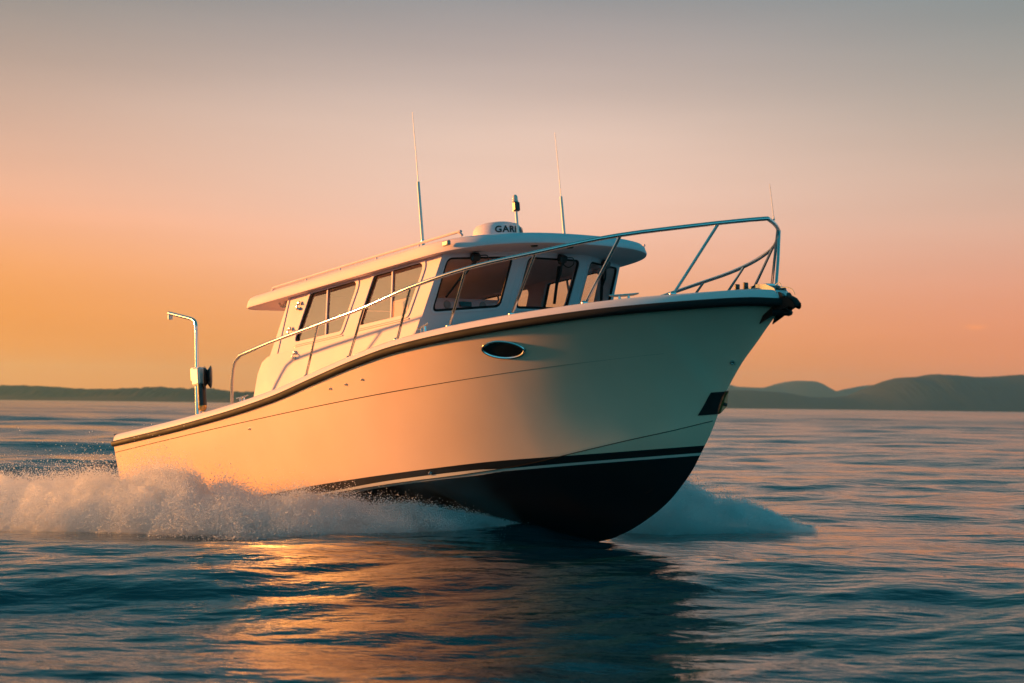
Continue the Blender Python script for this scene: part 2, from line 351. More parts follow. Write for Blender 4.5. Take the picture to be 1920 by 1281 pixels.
for q in hv:
    aboot.append(q[2] - zboot(q[0]))
    th = .011 + .014 * min(max((6.9 - q[0]) / .25, 0), 1)
    apin.append((q[2] - zpin(q[0])) / th)
# transom
tr_s = [i for i in range(W_)]; tr_p = [len(XS) * W_ + i for i in range(W_)]
hf.append(tuple(tr_s[::-1] + tr_p[1:-1] if False else tr_s + tr_p[::-1][1:]))
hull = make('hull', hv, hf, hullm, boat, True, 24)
for nm, dat in (('boot', aboot), ('pin', apin)):
    at = hull.data.attributes.new(nm, 'FLOAT', 'POINT'); at.data.foreach_set('value', np.array(dat, np.float32))

def side_loop(off_y, zfun, xs=None, n=140):
    """one continuous path stern starboard -> bow -> stern port at a set distance outboard of the sheer"""
    xs = XS if xs is None else xs
    a = [(x, -(hb(x) + off_y), zfun(x)) for x in xs if hb(x) + off_y > 0]
    return a + [(q[0], -q[1], q[2]) for q in a[::-1]]
# rub rail: a D-section swept along the sheer
def sweep(path, sect):
    v, f = [], []; P = [Vector(q) for q in path]; n = len(P); k = len(sect)
    for i in range(n):
        tt = (P[min(i + 1, n - 1)] - P[max(i - 1, 0)]); tt.z = 0; tt.normalize(); out = Vector((tt.y, -tt.x, 0))
        for (o_, z) in sect: v.append(P[i] + out * o_ + Vector((0, 0, z)))
    for i in range(n - 1):
        for j in range(k):
            j2 = (j + 1) % k; f.append((i * k + j, i * k + j2, (i + 1) * k + j2, (i + 1) * k + j))
    f.append(tuple(range(k))); f.append(tuple((n - 1) * k + j for j in range(k))[::-1])
    return v, f
sec = [(-.012, -.036), (.014, -.036), (.032, -.022), (.036, 0), (.032, .020), (.014, .032), (-.012, .032)]
v, f = sweep(side_loop(0, zs), sec); make('rub_rail', v, f, rubber, hull, True, 60)
# thin dark line drawn along the knuckle crease of the topsides
zcr = spline([0, 1.65, 3.59, 4.98, 6.82, 7.65, 8.6], [-.527, -.478, -.421, -.382, -.337, -.314, -.297])
for s in (-1, 1):
    pts = [on_hull(x, zcr(x), .000, s)[0] for x in np.linspace(.02, 8.55, 120)]
    MB().tube(pts, [.0038 if i < 85 else .0038 * max(.15, 1 - (i - 85) / 35) for i in range(len(pts))], 6).build('crease_line', creasem, hull)
# thin dark line drawn along the chine crease and strakes on the bottom
for s in (-1, 1):
    pts = [(x, s * (yc(x) + .001), zc(x) - .001) for x in np.linspace(.02, 8.60, 110)]
    MB().tube(pts, .0032, 6).build('crease_line', creasem, hull)
    for k_, x0, x1 in ((.62, 2.5, 7.5), (.36, 3.0, 7.95)):
        pts = []
        for x in np.linspace(x0, x1, 60):
            yy = yc(x) * k_ * (1 - .25 * max(0, (x - 6) / 2)); u_ = 1 - yy / max(yc(x), 1e-3)
            pts.append((x, s * yy, zc(x) + (zk(x) - zc(x)) * u_ - .006))
        MB().tube(pts, .006, 6, flat=(.8, 1.3)).build('strake', bottomm, hull)

# bulwark band above the rub rail, with a rolled top edge
def band(offs):
    v, f = [], []
    for sgn in (-1, 1):
        o = len(v)
        for x in XS:
            for dy, dz in offs:
                v.append((x - (0 if x < 9.2 else (x - 9.2) * 0), sgn * max(hb(x) + dy, 0.0), zs(x) + dz * (zt(x) - zs(x))))
        k = len(offs)
        for a in range(len(XS) - 1):
            for i in range(k - 1):
                q = (o + a * k + i, o + (a + 1) * k + i, o + (a + 1) * k + i + 1, o + a * k + i + 1); f.append(q if sgn < 0 else q[::-1])
    return v, f
v, f = band([(.004, -.05), (.004, .25), (-.006, .6), (-.016, .84), (-.030, .97), (-.05, 1.02), (-.10, 1.06), (-.20, 1.06), (-.215, 1.0), (-.215, -.6)])
make('gunwale', v, f, gunm, boat, True, 50)
# decks
v, f = [], []
xd = [x for x in XS if x >= 3.3]
for x in xd:
    w0 = max(hb(x) - .19, 0)
    for j in range(9):
        u_ = -1 + j / 4; v.append((x, u_ * w0, zt(x) + .004 + .03 * (1 - u_ * u_)))
for a in range(len(xd) - 1):
    for j in range(8): f.append((a * 9 + j, (a + 1) * 9 + j, (a + 1) * 9 + j + 1, a * 9 + j + 1))
make('foredeck', v, f, deckw, boat)
ck = MB()
ck.add([(.12, -1.3, -1.0), (.12, 1.3, -1.0), (3.3, 1.38, -1.0), (3.3, -1.38, -1.0)], [(0, 3, 2, 1)])
for s in (-1, 1): ck.add([(.1, s * 1.30, -.36), (3.3, s * 1.39, -.25), (3.3, s * 1.39, -1.0), (.1, s * 1.30, -1.0)], [(0, 1, 2, 3)])
ck.add([(.12, -1.3, -.36), (.12, 1.3, -.36), (.12, 1.3, -1.0), (.12, -1.3, -1.0)], [(0, 1, 2, 3)])
ck.add([(-.004, -1.47, -.30), (-.004, 1.47, -.30), (.13, 1.32, -.29), (.13, -1.32, -.29)], [(0, 3, 2, 1)])
ck.add([(-.004, -1.47, -.30), (-.004, 1.47, -.30), (-.004, 1.47, -.43), (-.004, -1.47, -.43)], [(0, 1, 2, 3)])
ck.build('cockpit', deckw, boat, smooth=False)

# ---- cabin shell
side_y = lambda z: 1.16 - .12 * (z - .6)
LEAN = .548
Kx = lambda z: 6.213 + LEAN * (z - .315)
Cx = lambda z: 6.76 + LEAN * (z - .8)
CY = .42
cabin = bpy.data.objects.new('cabin', None)
def sidemap(s, off=0.0):
    return lambda u, v, w: (u, s * (side_y(v) - off + (-w if s < 0 else -w) * -1 * 1.0), v)
win1 = [(3.936, .36), (4.85, .36), (5.143, .84), (4.226, .84)]
win2 = [(5.135, .372), (5.984, .372), (6.258, .836), (5.402, .836)]
WR = (.045, .07, .07, .035)
zb_ = lambda x: zt(x) - .05
so = [(3.15, -.20), (4.2, zb_(4.2)), (4.9, zb_(4.9)), (5.5, zb_(5.5)), (Kx(.06), .06), (Kx(.87), .87), (3.79, .87)]
def grow(q, d):
    c_ = np.mean(np.array(q), 0); P = [Vector(a) for a in q]; out = []
    for i in range(len(P)):
        a, b_, c2 = P[i - 1], P[i], P[(i + 1) % len(P)]
        e1 = (b_ - a).normalized(); e2 = (c2 - b_).normalized(); n1 = Vector((e1.y, -e1.x)); n2 = Vector((e2.y, -e2.x))
        k = n1 + n2; k = k / (k.dot(n1)); out.append((b_.x + k.x * d, b_.y + k.y * d))
    return out
cabin = plate('cabin', so, [rounded(win1, WR), rounded(win2, WR)], .05, sidemap(-1, .025), white, boat)
plate('cabin_side', so, [rounded(win1, WR), rounded(win2, WR)], .05, sidemap(1, .025), white, cabin)
# lower coaming, a few millimetres proud, with the rounded wing at its after end
co = [(3.12, -.24), (4.2, zb_(4.2) - .02), (4.9, zb_(4.9) - .02), (5.5, zb_(5.5) - .02), (Kx(.05), .05), (Kx(.305), .305), (3.52, .283), (3.40, .272), (3.29, .225), (3.21, .11)]
for s in (-1, 1):
    plate('coaming', co, [], .03, sidemap(s, .004), white, cabin, bev=.006)
    # after door frame edge
    plate('corner_post', [(3.40, -.18), (3.44, -.18), (4.02 - .20, .862), (3.782, .862)], [], .012, sidemap(s, -.004), white, cabin, bev=.003)
# aft bulkhead, leaning with the pillars
def aftmap(u, v, w): return (3.30 + .62 * (v + .15) + w, u, v)
plate('bulkhead', [(-1.19, -1.0), (1.19, -1.0), (1.19, .0), (1.10, .86), (-1.10, .86), (-1.19, 0)], [rounded([(-.35, -.92), (.35, -.92), (.35, .74), (-.35, .74)], .06)], .04, aftmap, white, cabin)
cd = plate('door', rounded([(-.34, -.9), (.34, -.9), (.34, .73), (-.34, .73)], .05), [rounded([(-.24, .1), (.24, .1), (.24, .62), (-.24, .62)], .05)], .03, aftmap, white, boat)
plate('pane', rounded([(-.245, .095), (.245, .095), (.245, .625), (-.245, .625)], .05), [], .006, aftmap, glass, cd, bev=.001)
MB().tube([(3.60, .28, .2), (3.57, .28, .24), (3.62, .28, .34), (3.66, .28, .34)], .01, 8).build('handle', steel, cd)

# ---- front of the cabin: three windscreen panels
def panelmap(y0, y1, kx0, kx1, off):
    """u 0..1 runs from (kx0, y0) to (kx1, y1); outward offset w"""
    def fn(u, v, w):
        a = Vector((kx0(v), y0(v), v)); b_ = Vector((kx1(v), y1(v), v)); q = a.lerp(b_, u)
        n = (b_ - a).cross(Vector((LEAN, 0, 1))).normalized()
        if n.x < 0: n = -n
        return q + n * (w + off)
    return fn
sy = lambda v: -side_y(v); py = lambda v: side_y(v); cys = lambda v: -CY; cyp = lambda v: CY
PW = {'stb': .86, 'mid': .84, 'port': .86}
pm = {'stb': panelmap(sy, cys, Kx, Cx, -.025), 'mid': panelmap(cys, cyp, Cx, Cx, -.025), 'port': panelmap(cyp, py, Cx, Kx, -.025)}
def scaled(k, d=0.0):
    wd = PW[k]; fn = pm[k]
    return lambda u, v, w: fn(u / wd, v, w + d)
zlow = .0
panes = {'stb': [(.085, .36), (.775, .385), (.775, .822), (.065, .822)], 'mid': [(.095, .375), (.745, .375), (.745, .822), (.095, .822)],
         'port': [(.085, .385), (.775, .36), (.795, .822), (.085, .822)]}
for k in ('stb', 'mid', 'port'):
    ol = [(0, zlow), (PW[k], zlow), (PW[k], .87), (0, .87)]
    plate('windscreen_wall', ol, [rounded(panes[k], .055)], .05, scaled(k), white, cabin)
    # the opening's slightly raised surround, gasket and glass
    w = plate('windscreen', rounded(grow(panes[k], .026), .075), [rounded(grow(panes[k], .004), .058)], .012, scaled(k, .026), white, boat, bev=.003)
    plate('gasket', rounded(grow(panes[k], .003), .057), [rounded(grow(panes[k], -.014), .045)], .02, scaled(k, .018), rubber, w, bev=.003)
    plate('pane', rounded(grow(panes[k], -.006), .05), [], .006, scaled(k, .012), glass_f, w, bev=.001)

# ---- side windows
for s in (-1, 1):
    for wn, mxx in ((win1, 4.54), (win2, 5.70)):
        w = plate('side_window', rounded(grow(wn, .034), (.07, .10, .10, .05)), [rounded(grow(wn, -.004), WR)], .014, sidemap(s, -.004), white, boat, bev=.004)
        plate('gasket', rounded(grow(wn, .002), WR), [rounded([(wn[0][0] + .028, wn[0][1] + .004), (wn[1][0] - .004, wn[1][1] + .004), (wn[2][0] - .004, wn[2][1] - .008), (wn[3][0] + .024, wn[3][1] - .010)], WR)], .016, sidemap(s, .012), rubber, w, bev=.002)
        plate('pane', rounded(grow(wn, -.002), WR), [], .006, sidemap(s, .022), glass, w, bev=.001)
        plate('mullion', [(mxx - .011, wn[0][1] + .002), (mxx + .011, wn[0][1] + .002), (mxx + .011, wn[2][1] - .004), (mxx - .011, wn[2][1] - .004)], [], .014, sidemap(s, .010), white, w, bev=.002)
        plate('rain_rail', [(wn[0][0] - .0, wn[0][1] - .050), (wn[1][0] + .03, wn[1][1] - .050), (wn[1][0] + .03, wn[1][1] - .036), (wn[0][0] - .0, wn[0][1] - .036)], [], .016, sidemap(s, -.002), white, w, bev=.003)

# ---- roof with its rounded visor
def roof_outline(n=40):
    pts = []
    for i in range(n + 1):
        a = PI / 2 * i / n; pts.append((6.25 + 1.07 * abs(math.cos(a)) ** (2 / 2.6), 1.225 * abs(math.sin(a)) ** (2 / 2.6)))
    pts = pts[::1]
    for x in np.linspace(6.0, 3.16, 17): pts.append((x, 1.225 - .0 * (6 - x)))
    for i in range(7):
        a = PI / 2 * i / 6; pts.append((3.11 - .20 * math.sin(a), 1.025 + .20 * math.cos(a)))
    pts += [(2.91, .5)]
    full = pts + [(2.91, 0)] + [(x, -y) for x, y in pts[::-1][:-1]]
    return full
ro = roof_outline(); rc = (5.2, 0)
rings = [(.80, .868), (.90, .862), (.985, .850), (1.0, .856), (1.003, .872), (.994, .935), (.985, .956), (.965, .972), (.93, .985), (.80, 1.008), (.6, 1.035), (.4, 1.052), (.2, 1.06)]
v, f = [], []
nR = len(ro)
for sc_, z in rings:
    for x, y in ro:
        v.append((rc[0] + (x - rc[0]) * sc_, y * sc_, z - (.012 * max(0, (x - 6.4)) if z > .9 else 0) + .0))
for i in range(len(rings) - 1):
    for j in range(nR):
        j2 = (j + 1) % nR; f.append((i * nR + j, i * nR + j2, (i + 1) * nR + j2, (i + 1) * nR + j))
f.append(tuple(range(nR))[::-1]); f.append(tuple((len(rings) - 1) * nR + j for j in range(nR)))
roof = make('roof', v, f, white, boat, True, 45)
for s in (-1, 1):
    gp = [(3.50, s * 1.165, .975)] + smooth_path([(3.54, s * 1.165, 1.0), (3.7, s * 1.165, 1.006), (5.2, s * 1.165, 1.008), (6.70, s * 1.165, 1.004), (6.80, s * 1.16, .998), (6.84, s * 1.15, .965)], 4)
    g = MB().tube(gp, .013, 8)
    for x in (4.2, 4.85, 5.5, 6.2): g.tube([(x, s * 1.165, .95), (x, s * 1.165, 1.005)], .009, 6)
    g.build('grab_rail', white, roof)
    MB().box((6.70, s * 1.226, .915), (.10, .03, .045), bev=.008).box((6.735, s * 1.238, .915), (.03, .03, .032), bev=.006).build('sidelight', greyp, roof)
MB().box((3.55, -.98, .842), (.22, .07, .022), bev=.008).build('courtesy_light', lensm, roof)
for x, y in ((3.20, -.75), (3.30, -.45)):
    MB().tube([(x, y, .86), (x, y, .80), (x + .03, y, .79)], .008, 6).build('rod_hook', steel, roof)
MB().tube(smooth_path([(3.5, -1.08, .845), (3.56, -1.08, .80), (3.72, -1.08, .79), (3.80, -1.08, .76), (3.80, -1.10, .66)], 5), .012, 8).build('grab_handle', steel, roof)
for x, y in ((7.12, -.55), (7.16, -.15)): MB().lathe([(.0, -.012), (.03, -.012), (.035, 0)], (x, y, .858), (0, 0, 1), 16).build('flood_light', blackp, roof)

# ---- wipers hanging from the top of each panel
for k, u0, ang, ln in (('stb', .34, 118, .30), ('mid', .47, 78, .34), ('port', .36, 62, .42)):
    fn = scaled(k)
    at_ = lambda u, v, w: Vector(fn(u, v, w))
    e1 = (at_(u0 + .1, .84, 0) - at_(u0, .84, 0)).normalized(); e2 = Vector((LEAN, 0, 1)).normalized(); e3 = e1.cross(e2).normalized()
    if e3.x < 0: e3 = -e3
    rot = Matrix((e1, e2, e3)).transposed()
    wm = MB().box(at_(u0, .838, .075), (.085, .07, .075), rot, .012).lathe([(0, .0), (.018, .0), (.018, .05), (0, .05)], at_(u0, .80, .05), e3, 12).build('wiper', blackp, boat)
    a = math.radians(ang); d = Vector((math.cos(a), -math.sin(a)))
    p0 = (u0, .80); p1 = (u0 + d.x * .19, .80 - d.y * -.19 if False else .80 + d.y * .19)
    MB().tube([at_(p0[0], p0[1], .085), at_((p0[0] + p1[0]) / 2, (p0[1] + p1[1]) / 2, .085), at_(p1[0], p1[1], .055)], .011, 6).build('arm', blackp, wm)
    q0 = (p1[0] - d.x * ln * .45, p1[1] - d.y * ln * .45); q1 = (p1[0] + d.x * ln * .55, max(p1[1] + d.y * ln * .55, .40))
    MB().tube([at_(*q0, .05), at_(*q1, .045)], .010, 6, flat=(1, 1.6)).build('blade', rubber, wm)
    if k != 'port':
        MB().tube(smooth_path([at_(u0 + .06, .85, .07), at_(u0 + .12, .852, .09), at_(u0 + .145, .80, .09), at_(u0 + .11, .765, .07), at_(u0 + .06, .78, .05)], 6), .005, 6).build('cable', blackp, wm)

# ---- interior seen through the glass
MB().box((5.72, -.48, .23), (.36, 1.22, .66), bev=.04).build('dashboard', white, boat)
db = [o for o in boat.children if o.name == 'dashboard'][0]
MB().box((5.905, -.43, .50), (.012, .15, .05), bev=.003).build('instrument_screen', screenm, db)
for y in (-.65, -.21):
    MB().lathe([(0, .012), (.035, .012), (.042, .004), (.044, 0)], (5.90, y, .49), (1, 0, 0), 24).build('air_vent', greyp, db)
st = MB().lathe([(.16, -.012), (.17, -.012), (.18, 0), (.17, .012), (.16, .012), (.155, 0), (.16, -.012)], (5.42, .55, .36), (.7, 0, .7), 28).build('steering_wheel', blackp, boat)
MB().box((5.42, .55, .36), (.02, .32, .03), Matrix.Rotation(-.78, 3, 'Y'), .004).build('spoke', blackp, st)
def seat(x, y):
    s_ = MB().box((x, y, -.02), (.46, .5, .12), bev=.04).build('helm_seat', seatm, boat)
    MB().box((x - .22, y, .26), (.12, .48, .52), Matrix.Rotation(-.12, 3, 'Y'), .05).build('backrest', seatm, s_)
    MB().tube([(x, y, -.9), (x, y, -.08)], .05, 12).build('pedestal', steel, s_)
seat(4.9, .62); seat(4.9, -.62)
MB().box((4.25, .72, .12), (.5, .55, .62), bev=.03).build('settee', cream, boat)
MB().add([(3.4, -1.15, -.9), (6.3, -1.1, -.9), (6.3, 1.1, -.9), (3.4, 1.15, -.9)], [(0, 1, 2, 3)]).build('cabin_floor', cream, boat, smooth=False)

# ---- radar dome with its lettering
DX = 5.955
dome = MB().lathe([(.0, 1.000), (.20, 1.000), (.23, 1.020), (.247, 1.060), (.252, 1.120), (.250, 1.205), (.240, 1.255), (.215, 1.288), (.16, 1.307), (.08, 1.315), (0, 1.317)], (DX, 0, 0), (0, 0, 1), 64).build('radar_dome', white, boat)
tx = bpy.data.curves.new('lettering', 'FONT'); tx.body = 'GARMIN'; tx.size = .088; tx.align_x = 'CENTER'; tx.align_y = 'CENTER'; tx.extrude = .001; tx.offset = .0022; tx.space_character = 1.1; tx.resolution_u = 4
to = bpy.data.objects.new('lettering', tx); COL.objects.link(to); dg = bpy.context.evaluated_depsgraph_get(); dg.update()
tm = bpy.data.meshes.new_from_object(to.evaluated_get(dg)); bpy.data.objects.remove(to)
lv = []
for q in tm.vertices:
    a = q.co.x * 1.12 / .2525; r2 = .2535 + q.co.z
    lv.append((DX + r2 * math.cos(a), r2 * math.sin(a), 1.212 + q.co.y))
lf = [tuple(q.vertices) for q in tm.polygons]
make('lettering', lv, lf, blackp, dome, False)

# ---- light mast
mast = MB().tube([(6.27, 0, 1.02), (6.265, 0, 1.25), (6.262, 0, 1.40)], .014, 10).lathe([(0, 1.03), (.035, 1.03), (.035, 1.05), (.016, 1.06)], (6.27, 0, 0), (0, 0, 1), 16).build('light_mast', whip, boat)
MB().box((6.285, -.01, 1.425), (.05, .065, .09), bev=.01).build('horn', blackp, mast)
MB().lathe([(0, 1.47), (.026, 1.47), (.030, 1.478), (.030, 1.488), (.024, 1.492), (.027, 1.50), (.026, 1.525), (.016, 1.545), (0, 1.548)], (6.262, 0, 0), (0, 0, 1), 18).build('masthead_light', lensm, mast)
MB().box((6.262, .0, 1.39), (.06, .05, .02), bev=.004).tube([(6.24, -.01, 1.38), (6.24, -.01, 1.47)], .008, 6).build('bracket', whip, mast)

# ---- whip antennas
for s in (-1, 1):
    x0, y0 = 5.94, s * .92
    an = MB().tube([(x0, y0, .98), (x0 - .004, y0, 1.12), (x0 - .012, y0, 1.67)], [.013, .016, .0145], 10).build('antenna', whip, boat)
    MB().tube(smooth_path([(x0 - .012, y0, 1.66), (x0 - .018, y0, 1.95), (x0 - .030, y0, 2.36)], 6), [.0042] * 5 + [.0034] * 5 + [.0026] * 3, 6).build('whip', whip, an)
    MB().lathe([(0, .96), (.03, .96), (.03, 1.0), (.018, 1.03), (.018, 1.10), (0.0, 1.10)], (x0, y0, 0), (0, 0, 1), 14).build('ratchet_mount', steel, an)

# ---- bow rail: top tube all the way round, stanchions
ry = spline([3, 4.5, 5.5, 6.2, 6.8, 7.48, 7.98, 8.4, 8.6, 8.9, 9.1, 9.2, 9.3, 9.36], [1.555, 1.575, 1.585, 1.578, 1.55, 1.46, 1.30, 1.10, .965, .68, .45, .31, .13, 0])
rz = spline([3.45, 4.11, 5.05, 5.85, 6.57, 7.29, 7.98, 8.63, 9.16, 9.36], [.285, .340, .395, .446, .522, .573, .602, .650, .682, .705])
half = [(3.10, 1.50, -.20), (3.20, 1.535, .04), (3.27, 1.552, .16), (3.33, 1.56, .235), (3.45, 1.563, .285)]
half += [(x, ry(x), rz(x)) for x in list(np.linspace(3.6, 8.6, 40)) + [8.75, 8.9, 9.0, 9.1, 9.18, 9.24, 9.29, 9.33, 9.352]]
loop = [(x, -y, z) for x, y, z in half] + [(9.36, 0, .705)] + [(x, y, z) for x, y, z in half[::-1]]
rail = MB().tube(loop, .0175, 10).build('bow_rail', steel, boat)
FEET = [(4.642, -.034), (5.411, .046), (6.17, .109), (6.863, .150), (7.54, .162), (8.187, .165), (8.819, .161)]
HEADX = [5.048, 5.854, 6.569, 7.288, 7.979, 8.626, 9.162]
for s in (-1, 1):
    for (fx, fz), hx in zip(FEET, HEADX):
        a = Vector((fx, s * (hb(fx) - .10), fz - .02)); e = Vector((hx, s * ry(hx), rz(hx)))
        st_ = MB().tube([a, e], .0125, 8).lathe([(.032, 0), (.032, .008), (.016, .022)], (a.x, a.y, zt(fx) + .006), (0, 0, 1), 14).build('stanchion', steel, rail)
MB().tube([(9.28, .11, .10), (9.21, .27, .40), (9.12, .435, rz(9.12))], .0135, 8).build('stanchion', steel, rail)
MB().tube([(9.345, .10, .70), (9.343, .10, .74), (9.335, .10, 1.00)], [.008, .0035, .0025], 8).build('flag_staff', whip, rail)

# ---- deck hardware
def cleat(c, d, name='cleat'):
    c = Vector(c); d = Vector(d).normalized(); m_ = MB()
    for k in (-.035, .035): m_.tube([c + d * k, c + d * k * 1.15 + Vector((0, 0, .05))], [.013, .010], 8)
    m_.tube([c + d * q + Vector((0, 0, zz)) for q, zz in ((-.125, .060), (-.08, .054), (0, .052), (.08, .054), (.125, .060))], [.006, .011, .012, .011, .006], 8)
    return m_.build(name, steel, boat)
for s in (-1, 1):
    cleat((6.556, s * 1.44, zt(6.556) + .006), (1, s * -.25 * -1, .1)); cleat((3.26, s * 1.46, zt(3.26) + .006), (1, 0, .05))
cleat((8.22, -.56, zt(8.2) + .03), (.64, .77, 0))
for z_c, x_c in ((.73, 4.031), (.481, 3.868), (.212, 3.993)):
    fm = MB()
    y_c = -(side_y(z_c) + .012)
    fm.lathe([(0, .02), (.012, .02), (.020, .012), (.022, 0)], (x_c, y_c, z_c + .035), (0, -1, 0), 14).lathe([(0, .034), (.012, .034), (.016, .024), (.015, .008), (.02, 0)], (x_c - .015, y_c, z_c - .02), (-.3, -1, 0), 14)
    fm.tube(smooth_path([(x_c, y_c - .02, z_c + .03), (x_c + .02, y_c - .04, z_c + .01), (x_c, y_c - .04, z_c - .03)], 4), .007, 6)
    fm.build('door_hook', steel, cabin)
for x_c in (9.08, 9.17):
    MB().box((x_c, -.12, .17), (.022, .05, .075), Matrix.Rotation(.12, 3, 'Y'), .005).build('line_chock', blackp, boat)

# bow roller: stainless channel with a rounded cheek, roller and pin
br = MB()
for y in (-.07, .07):
    prof = [(9.02, .135), (9.14, .165), (9.25, .182), (9.34, .168), (9.42, .125), (9.44, .085), (9.43, .035), (9.36, .04), (9.30, .075), (9.20, .10), (9.05, .10)]
    vv = [(x, y + d_, z) for d_ in (-.006, .006) for x, z in prof]; n_ = len(prof)
    br.add(vv, [tuple(range(n_)), tuple(range(n_, 2 * n_))[::-1]] + [(i, (i + 1) % n_, n_ + (i + 1) % n_, n_ + i) for i in range(n_)])
br.add([(9.02, -.07, .10), (9.02, .07, .10), (9.44, .07, .045), (9.44, -.07, .045)], [(0, 1, 2, 3)])
br.box((9.24, 0, .165), (.20, .13, .02), Matrix.Rotation(-.02, 3, 'Y'), .004)
rol = br.build('bow_roller', steel, boat, True, 35)
MB().lathe([(.0, -.06), (.035, -.06), (.022, 0), (.035, .06), (0, .06)], (9.45, 0, .055), (0, 1, 0), 16).build('roller', blackp, rol)
MB().tube(smooth_path([(9.36, -.02, .13), (9.43, -.02, .17), (9.45, -.02, .13), (9.42, -.02, .08), (9.40, -.02, .11), (9.47, -.02, .125), (9.55, -.02, .10), (9.58, -.02, .05)], 6), .004, 6).build('safety_wire', steel, rol)

# anchor: stowed on the roller, a thing of its own
anchor = bpy.data.objects.new('anchor', None); COL.objects.link(anchor)
anchor.matrix_world = boat.matrix_world.copy() @ Matrix.Translation((9.5, 0, .03))
tag(anchor, 'black claw anchor stowed on the roller at the bow tip', 'anchor')
def ext(prof, y0, y1, y0b=None, y1b=None):
    """profile in x-z, swept between two y's; the b pair applies to the lower rows"""
    n_ = len(prof); zmin = min(q[1] for q in prof); zmax = max(q[1] for q in prof); vv = []
    for i_ in (0, 1):
        for x, z in prof:
            t_ = (zmax - z) / (zmax - zmin); ya, yb = (y0, y1)
            if y0b is not None: ya, yb = y0 + (y0b - y0) * t_, y1 + (y1b - y1) * t_
            vv.append((x - 9.5, (ya, yb)[i_], z - .03))
    return vv, [tuple(range(n_)), tuple(range(n_, 2 * n_))[::-1]] + [(i, (i + 1) % n_, n_ + (i + 1) % n_, n_ + i) for i in range(n_)]
fl = [(9.331, -.140), (9.39, -.045), (9.418, .0), (9.455, .030), (9.50, .040), (9.57, .042), (9.62, .034), (9.665, .005), (9.70, -.045), (9.675, -.058), (9.63, -.040), (9.57, -.055), (9.528, -.066), (9.44, -.098)]
am = MB()
fl = [(x - .085, z) for x, z in fl]
for s in (-1, 1): am.add(*ext([(x - (.06 * max(0, (x - 9.36) / .25) if s > 0 else 0), z) for x, z in fl], s * .055, s * .067, s * .075, s * .087))
top = [(9.39, -.045), (9.418, .002), (9.455, .032), (9.50, .042), (9.57, .044), (9.62, .036), (9.667, .007), (9.702, -.043)]
n_ = len(top); vv = []
for dz in (.004, -.010):
    for y in (-.067, -.035, 0, .035, .067):
        for x, z in top: vv.append((x - .085 - .06 * max(0, (x - 9.44) / .25) * max(0, y / .067) - 9.5, y, z - .03 + dz + .010 * (1 - (y / .067) ** 2)))
ff = []
for k in range(4):
    for i in range(n_ - 1):
        ff.append((k * n_ + i, k * n_ + i + 1, (k + 1) * n_ + i + 1, (k + 1) * n_ + i)); o5 = 5 * n_
        ff.append((o5 + k * n_ + i, o5 + (k + 1) * n_ + i, o5 + (k + 1) * n_ + i + 1, o5 + k * n_ + i + 1))
am.add(vv, ff)
am.build('fluke', anchorm, anchor, True, 35)
MB().tube([(9.2 - 9.5, 0, .115 - .03), (9.4 - 9.5, 0, .10 - .03), (9.45 - 9.5, 0, .045 - .03)], .022, 8, flat=(1.4, .6)).build('shank', blackp, anchor)
# steel nose cap at the stem head
MB().tube([(9.40, -.10, -.070), (9.455, -.05, -.075), (9.47, 0, -.078), (9.455, .05, -.075), (9.40, .10, -.070)], .026, 8).build('stem_cap', anchorm, boat)

# bow eye plate round the stem
def stem_at(z): return float(np.interp(z, stem_z, stem_x))
def skin(rows, m_, name, out):
    v_, f_ = [], []; k = len(rows[0])
    for r in rows:
        for q in r: v_.append(q)
    for i in range(len(rows) - 1):
        for j in range(k - 1): f_.append((i * k + j, i * k + j + 1, (i + 1) * k + j + 1, (i + 1) * k + j))
    return make(name, v_, f_, m_, hull, True, 40)
for s in (-1, 1):
    rows = []
    for i in range(9):
        z = -.635 - .18 * i / 8; x1 = stem_at(z) + .012; x0 = 8.668 - .148 * i / 8
        rows.append([on_hull(min(x0 + (x1 - x0) * j / 10, stem_at(z) - .012), z + .02 * (1 - j / 10) * 0 - .035 * (1 - j / 10) * 0, .007, s)[0] for j in range(10)] + [(stem_at(z) + .012, s * .014, z)])
    skin(rows, darkmet, 'stem_plate', .007)
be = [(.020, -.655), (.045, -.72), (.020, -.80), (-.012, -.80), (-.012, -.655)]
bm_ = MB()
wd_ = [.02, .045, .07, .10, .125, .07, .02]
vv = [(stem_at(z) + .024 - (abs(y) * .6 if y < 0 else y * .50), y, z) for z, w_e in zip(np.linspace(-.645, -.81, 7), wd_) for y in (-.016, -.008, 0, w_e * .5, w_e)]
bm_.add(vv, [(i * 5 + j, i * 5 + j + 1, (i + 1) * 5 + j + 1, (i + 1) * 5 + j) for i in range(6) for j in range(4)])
bm_.build('bow_eye', brass_and_reflection, hull, True)  # warm tint stands in for the orange horizon reflected in polished steel
MB().lathe([(0, .03), (.012, .03), (.016, .01), (.016, 0)], (stem_at(-.74) + .01, .02, -.74), (1, .5, -.3), 10).build('eye_bolt', blackp, hull)

# porthole
for s in (-1, 1):
    def pe(a, k=1.0, o=0.0):
        ca, sa = math.cos(a), math.sin(a)
        return on_hull(7.40 + .180 * k * math.copysign(abs(ca) ** 1.0, ca), -.130 - .045 * ca * .35 + .070 * k * math.copysign(abs(sa) ** 1.15, sa), o, s)[0]
    ph = MB().tube([pe(2 * PI * i / 48, 1, .006) for i in range(48)], .0115, 8, closed=True).build('porthole', steel, hull)
    vv = [pe(0, .0, .004)]; ff = []
    for kk in (.5, .98):
        for i in range(48): vv.append(pe(2 * PI * i / 48, kk, .004))
    for i in range(48):
        ff.append((0, 1 + i, 1 + (i + 1) % 48)); ff.append((1 + i, 49 + i, 49 + (i + 1) % 48, 1 + (i + 1) % 48))
    make('porthole_glass', vv, ff, screenm, ph)
